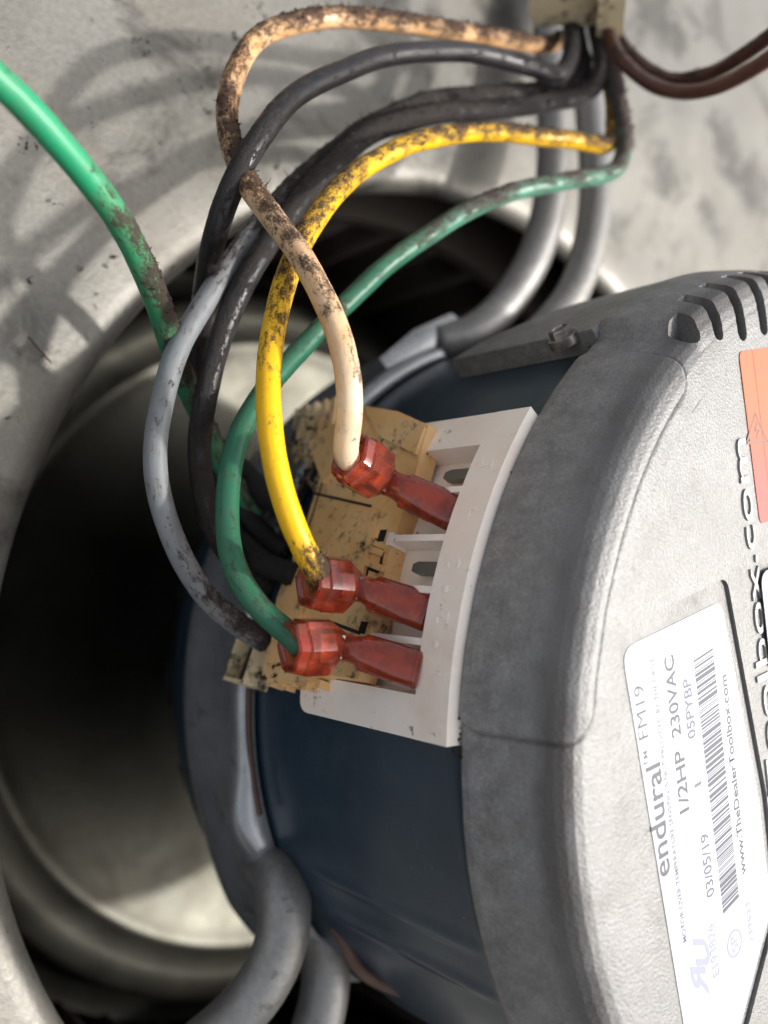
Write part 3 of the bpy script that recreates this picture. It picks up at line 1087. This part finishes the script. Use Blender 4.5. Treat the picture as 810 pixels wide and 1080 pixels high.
# clamp flange of the band by the upper arms
bm = bmesh.new()
fl = [at(*p) for p in ((400, 378, 174), (436, 348, 178), (476, 330, 182), (482, 342, 182), (452, 360, 178), (408, 388, 173.5))]
prism(bm, fl, ER*-2.0)
from_bm('clamp_flange', bm, 'band_steel', mount, bevel=.6)
# small lug low on the far side
sweep('clamp_lug', [at(*p) for p in ((352, 975, 150), (364, 992, 149), (372, 1015, 148), (392, 1033, 148), (425, 1045, 148))], 1.1, 'rust_lit_edge', mount, sides=12, lump=0)  # reddish rod: the lug's lit edge put into its colour
bm = bmesh.new()
prism(bm, [at(*p) for p in ((362, 980, 149.5), (378, 985, 149), (408, 1010, 148), (424, 1030, 148), (418, 1040, 148), (388, 1028, 148.5), (370, 1008, 149))], Vector((.6, .3, -.7)))
from_bm('clamp_lug', bm, 'band_steel', mount, bevel=.2)

# ================================================================== CONTROL PLUG (tan, multi-pole)
plug = thing('control_plug', 'sooty tan plastic plug seated beside the white terminal block', 'plug')
RP = 72.2
bm = bmesh.new()
out = [on_T(x, y, RP) for x, y in ((452, 448), (420, 434), (386, 428), (352, 452), (338, 500), (320, 560), (292, 630), (276, 712), (300, 722), (345, 712), (378, 716), (395, 650), (412, 580), (438, 500))]
prism(bm, [TP(s, RP-3.2, z) for s, z in out], ER*3.2)
pl = from_bm('shell', bm, 'tan_plastic', plug, bevel=.35)
# raised cover and ribs on the shell
bm = bmesh.new()
out = [on_T(x, y, RP+.5) for x, y in ((398, 540), (372, 535), (330, 600), (318, 640), (345, 650), (380, 620))]
prism(bm, [TP(s, RP-.2, z) for s, z in out], ER*.9)
from_bm('cover', bm, 'tan_plastic', plug, bevel=.3)
for k, (x0, y0, x1, y1) in enumerate(((372, 573, 402, 583), (378, 590, 404, 600), (370, 560, 376, 590))):
    bm = bmesh.new()
    a, b = on_T(x0, y0, RP+.4), on_T(x1, y1, RP+.4)
    p, q_ = TP(a[0], RP-.1, a[1]), TP(b[0], RP-.1, b[1])
    d = (q_-p).normalized(); n_ = ER.cross(d)*.45
    prism(bm, [p-n_, q_-n_, q_+n_, p+n_], ER*.8)
    from_bm('latch_rib', bm, 'tan_plastic', plug, bevel=.12)
for cx_, cy_, w, h in ((403, 565, 1.5, 1.8), (385, 605, 1.3, 1.5), (383, 662, 1.5, 1.7)):
    a = on_T(cx_, cy_, RP)
    bm = bmesh.new(); tbox(bm, a[0]-h/2, a[0]+h/2, RP-1, RP+.06, a[1]-w/2, a[1]+w/2)
    from_bm('keyway', bm, 'dark_cavity', plug)
# dark strips put in for the shade of grooves: outline of the locking latch, parting line, pin rows
for x0, y0, x1, y1, w in ((366, 568, 404, 582, .34), (366, 568, 361, 588, .34), (361, 588, 400, 603, .34), (404, 582, 400, 603, .3), (352, 470, 312, 600, .22), (330, 520, 392, 534, .22), (322, 640, 300, 705, .25), (345, 655, 380, 668, .25), (410, 452, 372, 520, .2)):
    a, b = on_T(x0, y0, RP), on_T(x1, y1, RP)
    p, q_ = TP(a[0], RP-.5, a[1]), TP(b[0], RP-.5, b[1])
    d = (q_-p).normalized(); n_ = ER.cross(d)*w
    bm = bmesh.new(); prism(bm, [p-n_, q_-n_, q_+n_, p+n_], ER*.53)
    from_bm('groove_shade', bm, 'soot', plug)
# raised steps of the moulding
for pts_, h in ((((330, 470), (352, 452), (384, 440), (376, 478), (345, 512)), 1.1), (((296, 640), (318, 600), (330, 612), (318, 660), (304, 700), (286, 700)), .7), (((386, 430), (420, 438), (450, 452), (440, 480), (402, 462)), .5)):
    bm = bmesh.new()
    prism(bm, [TP(*(lambda q: (q[0], RP-.3, q[1]))(on_T(x, y, RP))) for x, y in pts_], ER*(h+.3))
    from_bm('step', bm, 'tan_plastic', plug, bevel=.2)
# end teeth along the lower edge
for k in range(5):
    x = 282+k*13
    a = on_T(x, 716+k*.3, RP)
    bm = bmesh.new(); tbox(bm, a[0]-.2, a[0]+.9+.3*(k % 2), RP-3, RP-.3, a[1]-.55, a[1]+.55)
    from_bm('tooth', bm, 'tan_plastic', plug, bevel=.12)


def open_box(name, x0, y0, x1, y1, r, depth, parent, hs, hz):
    """ivory socket mouth: four thin walls round a dark recess"""
    a = on_T(x0, y0, r)
    s0, z0 = a; s1, z1 = s0+hs, z0+hz
    w = .55
    bm = bmesh.new()
    for bx_ in ((s0, s1, z0, z0+w), (s0, s1, z1-w, z1), (s0, s0+w, z0+w, z1-w), (s1-w, s1, z0+w, z1-w)):
        tbox(bm, bx_[0], bx_[1], r-depth, r, bx_[2], bx_[3])
    o = from_bm(name, bm, 'ivory_plastic', parent, bevel=.08)
    bm = bmesh.new(); tbox(bm, s0+w, s1-w, r-depth, r-depth*.55, z0+w, z1-w)
    from_bm('recess', bm, 'soot', o)
    return o


open_box('socket_mouth', 254, 660, 0, 0, RP-.4, 4.6, plug, 9.0, 6.4)
open_box('socket_mouth', 275, 566, 0, 0, RP-1.0, 4.2, plug, 6.0, 7.0)
# ribs at the upper corner
for k in range(4):
    x = 312+k*12
    a = on_T(x+6, 424-k*1.5, RP); b = on_T(x-6+k*1.0, 476+k*2, RP)
    p, q_ = TP(a[0], RP-3.4+k*.4, a[1]), TP(b[0], RP-3.4+k*.4, b[1])
    d = (q_-p).normalized(); n_ = ER.cross(d)*.5
    bm = bmesh.new(); prism(bm, [p-n_, q_-n_, q_+n_, p+n_], ER*2.6)
    from_bm('rib', bm, 'ivory_plastic' if k < 2 else 'tan_plastic', plug, bevel=.12)
bm = bmesh.new()
out = [on_T(x, y, RP-2) for x, y in ((308, 430), (356, 418), (368, 470), (330, 520), (304, 480))]
prism(bm, [TP(s, RP-5, z) for s, z in out], ER*2.4)
from_bm('back_shell', bm, 'ivory_plastic', plug, bevel=.25)
hot = []
for cx_, cy_, sd, n in ((342, 492, 8, 90), (322, 505, 8, 60), (330, 450, 10, 40), (316, 470, 7, 30), (360, 505, 9, 14), (400, 470, 14, 8), (295, 585, 8, 30), (272, 660, 8, 26), (300, 705, 12, 14), (385, 572, 6, 16), (330, 640, 10, 8)):
    for _ in range(n):
        a = on_T(random.gauss(cx_, sd), random.gauss(cy_, sd*.7), RP)
        hot.append((TP(a[0], RP+random.uniform(-.4, .3), a[1]), ER))
crumbs('soot_crumbs', hot, 620, plug, .12, .5, strands=40)


# ================================================================== WIRES
def terminal(parent, bell, mouth, tip, r_bell, r_tip, size=1.0, roll=0):
    """red nylon flag: flared bell, waist, flat blade sleeve"""
    a = on_T(*bell, r_bell); A0 = TP(a[0], r_bell, a[1])
    c = on_T(*tip, r_tip); C0 = TP(c[0], r_tip, c[1])
    mv = Vector(mouth).normalized()
    d = -Vector((mv.dot(LX), mv.dot(LY), mv.dot(LZ)))                  # bell axis, from its mouth inwards
    N0 = A0+d*3.2*size
    d2 = (C0-N0).normalized()
    L = 3.2*size+(C0-N0).length
    sd0 = d2.cross(ER).normalized()

    def frame_at(x):
        if x <= 1.5*size:
            p, t_ = A0+d*x, d
        else:
            k = min(1, (x-1.5*size)/(3.4*size))
            t_ = d.lerp(d2, k).normalized()
            p = A0+d*x if x <= 3.2*size else N0+d2*(x-3.2*size)
        s_ = (sd0-t_*sd0.dot(t_)).normalized()
        return p, s_, s_.cross(t_)
    B = .0
    # (position along axis, half width, half height, squareness)
    tl = L
    secs = [(-1.6*size, 1.75, 1.65), (-4.4*size, 2.5, 2.35), (-4.75*size, 3.0, 2.8), (-4.9*size, 3.45, 3.2), (-4.6*size, 3.8, 3.5), (-3.4*size, 3.95, 3.65), (-3.1*size, 4.2, 3.9), (.4*size, 4.2, 3.9), (.7*size, 4.05, 3.75), (3.0*size, 2.55, 2.3), (3.5*size, 2.25, 2.0), (4.6*size, 2.1, 1.85),
            (max(5.2*size, tl-8.4), 2.15, 1.8), (max(5.6*size, tl-8.0), 2.65, 1.75), (tl-3.2, 2.8, 1.65), (tl-2.9, 2.7, 1.55), (tl-.3, 2.75, 1.5), (tl, 2.5, 1.2)]
    n = 36; V, Fc = [], []
    allsec = secs
    for x, w, h in allsec:
        fp, fs, fu = frame_at(x)
        for k in range(n):
            # rounded hexagon
            an = 2*PI*k/n+.3
            sec = (an+PI/6) % (PI/3)-PI/6
            q_ = .88/math.cos(sec)
            q_ = min(q_, .985)
            if x > 5*size:
                q_ = .97
            V.append(fp+fs*(w*size*q_*math.cos(an))+fu*(h*size*q_*math.sin(an)))
    V = [v+Vector((noise.noise(v*.45), noise.noise(v*.45+Vector((9, 0, 0))), noise.noise(v*.45+Vector((0, 9, 0)))))*.10 for v in V]
    for i in range(len(allsec)-1):
        for k in range(n):
            Fc.append((i*n+k, i*n+(k+1) % n, (i+1)*n+(k+1) % n, (i+1)*n+k))
    Fc.append(tuple((len(allsec)-1)*n+k for k in range(n)))
    Fc.append(tuple(range(n))[::-1])
    me = tomesh('terminal', V, Fc)
    bm = bmesh.new(); bm.from_mesh(me); bmesh.ops.recalc_face_normals(bm, faces=bm.faces[:]); bm.to_mesh(me); bm.free()
    me.set_sharp_from_angle(angle=rad(24))
    t = link('terminal', me, 'red_nylon', parent)
    # crimped barrel showing inside the mouth
    _, sd, up = frame_at(-2)
    V2, F2 = [], []
    for x, rr in ((-4.3*size, 2.15), (-4.3*size, 1.5), (-1.7*size, 1.5)):
        for k in range(16):
            an = 2*PI*k/16
            V2.append(A0+d*x+sd*(rr*math.cos(an))+up*(rr*math.sin(an)))
    for i in range(2):
        for k in range(16):
            F2.append((i*16+k, i*16+(k+1) % 16, (i+1)*16+(k+1) % 16, (i+1)*16+k))
    mesh_obj('crimp_barrel', V2, F2, 'orange_nylon', t)
    # tinned receptacle that shows through the nylon
    bm = bmesh.new()
    for x0_, x1_, w_, h_ in ((-1.2*size, 3.0*size, 1.5, 1.4), (3.2*size, L-7.0, 1.2, .9), (L-6.9, L-.9, 2.1, .7)):
        if x1_ > x0_:
            fa, fb = frame_at(x0_), frame_at(x1_)
            prism(bm, [fa[0]+fa[1]*a_*w_+fa[2]*b_*h_ for a_, b_ in ((-1, -1), (1, -1), (1, 1), (-1, 1))], fb[0]-fa[0])
    from_bm('receptacle', bm, 'screw_steel', t, bevel=.2)
    hot = [(v, (v-A0).normalized()) for v in V[n*2:n*5] if random.random() < .3]
    hot += [(v, (v-A0).normalized()) for v in V[n*9:n*13] if random.random() < .12]
    crumbs('soot_crumbs', hot, 26, t, .08, .26)
    return A0, d


SOOT_SIDE = Vector((0, .8, .5)).normalized()  # direction in which soot lies thicker on the wires


def wire(name, label, cat, pts, r, mat, term=None, flakes=0, strands=0, group='wires', **k):
    t = thing(name, label, cat, group)
    P = [at(*p) for p in pts]
    if term:
        A0, d = terminal(t, **term)
        P = P + [A0-d*3.4, A0-d*1.0]
    o, hot, _ = sweep('sheath', P, r, mat, t, kink=.42, **k)
    if flakes and hot:
        crumbs('soot_crumbs', hot, flakes, t, .09, .40, strands=strands)
    return t


G = 'wires looping from the harness to the motor'
wire('white_wire', 'cream white wire with rusty stains, looping highest and ending in the uppermost red terminal', 'wire',
     [(596, 40, 190), (575, 47, 184), (540, 43, 176), (495, 36, 168), (430, 25, 160), (365, 20, 154), (313, 23, 148), (272, 41, 142), (246, 78, 137), (239, 120, 134), (246, 158, 131), (264, 197, 128), (290, 231, 124), (322, 276, 120), (350, 330, 117), (365, 385, 115), (368, 435, 115.5), (364, 475, 118), (366, 490, 120)],
     1.68, 'wire_white', dict(bell=(392, 497), mouth=(-.62, -.62, .42), tip=(482, 543), r_bell=80.5, r_tip=70.9, size=.97),
     flakes=620, strands=90, seed=1, side=SOOT_SIDE, group=G,
     dirt=((0, .44), (.2, .47), (.36, .54), (.46, .40), (.52, .28), (.58, .38), (.66, .58), (.72, .38), (.80, .26), (.88, .22), (.96, .12), (1, .5)),
     stain=((0, .75), (.4, .7), (.62, .75), (.72, .62), (.86, .58), (.95, .3), (1, .15)))
wire('yellow_wire', 'bright yellow wire speckled with soot ending in the middle red terminal', 'wire',
     [(628, 20, 192), (640, 70, 186), (647, 118, 182), (644, 152, 178), (625, 153, 175), (590, 146, 170), (540, 140, 163), (490, 140, 156), (440, 150, 148), (392, 173, 141), (352, 205, 134), (322, 248, 128), (301, 297, 123), (289, 350, 119), (283, 402, 116), (284, 452, 114), (292, 505, 113), (306, 551, 113), (324, 588, 114), (338, 606, 116)],
     1.62, 'wire_yellow', dict(bell=(356, 617), mouth=(-.78, -.55, .12), tip=(453, 647), r_bell=80.0, r_tip=70.8, size=.95),
     flakes=340, strands=16, seed=2, side=SOOT_SIDE, group=G,
     dirt=((0, .7), (.12, .55), (.2, .44), (.3, .46), (.42, .40), (.5, .34), (.6, .30), (.68, .36), (.78, .26), (.86, .08), (.945, .1), (.97, .7), (1, .85)),
     stain=((0, .6), (.3, .25), (.5, .2), (.7, .45), (.8, .2), (1, .1)))
wire('green_wire', 'dull teal green wire below the yellow one, ending in the lowest red terminal', 'wire',
     [(632, 20, 188), (644, 70, 184), (655, 120, 180), (658, 155, 177), (650, 180, 174), (625, 187, 171), (580, 193, 166), (525, 208, 160), (468, 237, 154), (412, 278, 148), (362, 322, 143), (318, 366, 138), (278, 413, 132), (250, 465, 127), (238, 520, 123), (239, 575, 120), (256, 622, 118), (286, 655, 117), (308, 668, 117)],
     1.62, 'wire_green', dict(bell=(338, 682), mouth=(-.80, -.52, .05), tip=(444, 707), r_bell=80.0, r_tip=70.8, size=.95),
     flakes=300, strands=30, seed=3, side=SOOT_SIDE, group=G,
     dirt=((0, .75), (.15, .6), (.22, .42), (.32, .36), (.4, .40), (.46, .34), (.56, .20), (.7, .14), (.85, .12), (1, .22)),
     stain=((0, .3), (.2, .75), (.45, .7), (.55, .3), (.8, .12), (1, .0)))
wire('grey_wire', 'slate grey wire furthest left of the bundle, its upper run black with soot', 'wire',
     [(602, 5, 194), (610, 45, 190), (616, 76, 187), (596, 92, 184), (550, 97, 179), (490, 101, 172), (436, 113, 165), (385, 137, 158), (335, 174, 151), (292, 216, 144), (252, 266, 138), (217, 316, 133), (189, 370, 129), (170, 430, 126), (164, 482, 125), (171, 535, 125), (190, 588, 127), (219, 632, 131), (250, 660, 136), (277, 676, 141)],
     1.66, 'wire_grey', None, flakes=420, strands=30, seed=4, side=SOOT_SIDE, group=G,
     dirt=((0, .6), (.25, .55), (.45, .58), (.54, .46), (.6, .30), (.68, .14), (.85, .14), (.93, .40), (1, .75)),
     stain=((0, 1), (.48, .95), (.58, .25), (.66, .05), (1, .2)))
wire('black_wire', 'glossy black wire arching above the yellow wire and crossing over the white one', 'wire',
     [(598, 0, 186), (603, 30, 183), (602, 62, 180), (588, 80, 177), (560, 70, 173), (510, 57, 166), (450, 55, 157), (395, 62, 149), (345, 82, 141), (303, 110, 134), (270, 150, 128.5), (246, 195, 128), (229, 245, 130), (218, 295, 136), (211, 345, 143), (208, 400, 149), (214, 450, 152), (228, 495, 153), (250, 535, 152), (278, 566, 150), (300, 585, 148)],
     1.75, 'wire_black', None, flakes=60, seed=5, side=SOOT_SIDE, group=G,
     dirt=((0, .3), (.12, .42), (.2, .22), (.4, .14), (.5, .18), (.6, .34), (.8, .4), (1, .6)),
     stain=((0, .6), (.2, 1), (.3, .6), (.5, .1), (1, 0)))
wire('black_wire', 'dark sooty wire running beneath the grey one and down behind the green loop', 'wire',
     [(622, 0, 190), (632, 40, 187), (634, 74, 184), (618, 99, 181), (575, 110, 176), (520, 116, 170), (462, 121, 163), (412, 133, 156), (370, 156, 150), (334, 192, 145), (300, 236, 140), (266, 286, 136), (238, 340, 134), (220, 398, 133), (211, 455, 134), (213, 510, 137), (226, 560, 141), (252, 598, 145), (285, 618, 148)],
     1.75, 'wire_charcoal', None, flakes=420, strands=30, seed=6, side=SOOT_SIDE, group=G,
     dirt=((0, .5), (.15, .42), (.3, .5), (.45, .55), (.55, .36), (.75, .28), (1, .6)),
     stain=((0, .7), (.25, .8), (.45, .3), (.6, 0), (1, 0)))
wire('ground_wire', 'bright green wire entering from the left edge and passing behind the bundle', 'wire',
     [(-60, 35, 92), (-25, 65, 94), (8, 93, 97), (52, 138, 101), (98, 193, 107), (136, 250, 114), (160, 305, 122), (178, 358, 131), (198, 412, 139), (222, 462, 146), (248, 510, 150), (272, 545, 152)],
     1.72, 'wire_ground_green', None, flakes=200, strands=4, seed=7, side=Vector((.75, .1, .65)), group='loose wires of the unit',
     stain=((0, 0), (.35, .1), (.6, .7), (1, .8)), dirt=((0, .0), (.2, .04), (.32, .30), (.42, .44), (.56, .52), (.66, .46), (.75, .36), (1, .4)))
wire('brown_wire', 'dark brown wire sweeping out to the right edge, lower of the two', 'wire',
     [(628, -15, 184), (640, 25, 181), (652, 58, 178), (676, 84, 174), (714, 97, 168), (755, 92, 161), (795, 72, 154), (840, 40, 147), (880, 5, 142)],
     1.35, 'wire_brown', None, flakes=40, strands=3, seed=8, side=SOOT_SIDE, group='brown wires leaving to the right',
     dirt=((0, .5), (.2, .3), (.5, .16), (1, .2)), stain=((0, .2), (.4, .6), (1, 1)))
wire('brown_wire', 'dark brown wire sweeping out to the right edge, upper of the two', 'wire',
     [(626, -15, 190), (642, 20, 187), (657, 50, 184), (684, 75, 180), (720, 85, 175), (760, 75, 168), (798, 50, 161), (840, 15, 154), (880, -20, 150)],
     1.35, 'wire_brown', None, flakes=60, strands=8, seed=9, side=SOOT_SIDE, group='brown wires leaving to the right',
     dirt=((0, .5), (.2, .36), (.5, .36), (1, .36)), stain=((0, .1), (.4, .3), (1, .3)))
# short sooty pigtails that end in the plug's socket mouths
wire('black_pigtail', 'short soot covered black pigtail entering the upper socket of the tan plug', 'wire',
     [(236, 470, 156), (252, 492, 154), (270, 512, 151), (290, 532, 148), (312, 545, 145)], 1.7, 'wire_black', None, flakes=140, seed=11, group='pigtails of the tan plug', dirt=((0, .6), (1, .7)))
wire('black_pigtail', 'short soot covered black pigtail entering the lower socket of the tan plug', 'wire',
     [(232, 540, 152), (250, 566, 149), (270, 588, 146), (292, 600, 143), (312, 606, 141)], 1.7, 'wire_black', None, flakes=140, seed=12, group='pigtails of the tan plug', dirt=((0, .6), (1, .7)))

# ================================================================== HARNESS BUSHING at the top of the picture
loom = thing('harness_bushing', 'cream plastic harness bushing at the top edge where all the wires gather', 'bushing')
p0 = at(606, 9, 178)
ax = (at(612, -60, 180)-p0).normalized()
sd = (at(660, 9, 176)-p0); sd = (sd-ax*sd.dot(ax)).normalized(); fw = ax.cross(sd)
bm = bmesh.new()
prism(bm, [p0+ax*0+sd*x+fw*y for x, y in ((-8.5, -4.5), (8.5, -4.5), (9, 0), (8, 5), (-8, 5), (-9, 0))], ax*14)
lb = from_bm('body', bm, 'loom_plastic', loom, bevel=.8)
bm = bmesh.new()
prism(bm, [p0-ax*2.2+sd*x+fw*y for x, y in ((4.5, -5.2), (9.6, -5.2), (9.6, 5.6), (4.5, 5.6))], ax*9)
from_bm('clip', bm, 'loom_plastic', loom, bevel=.7)
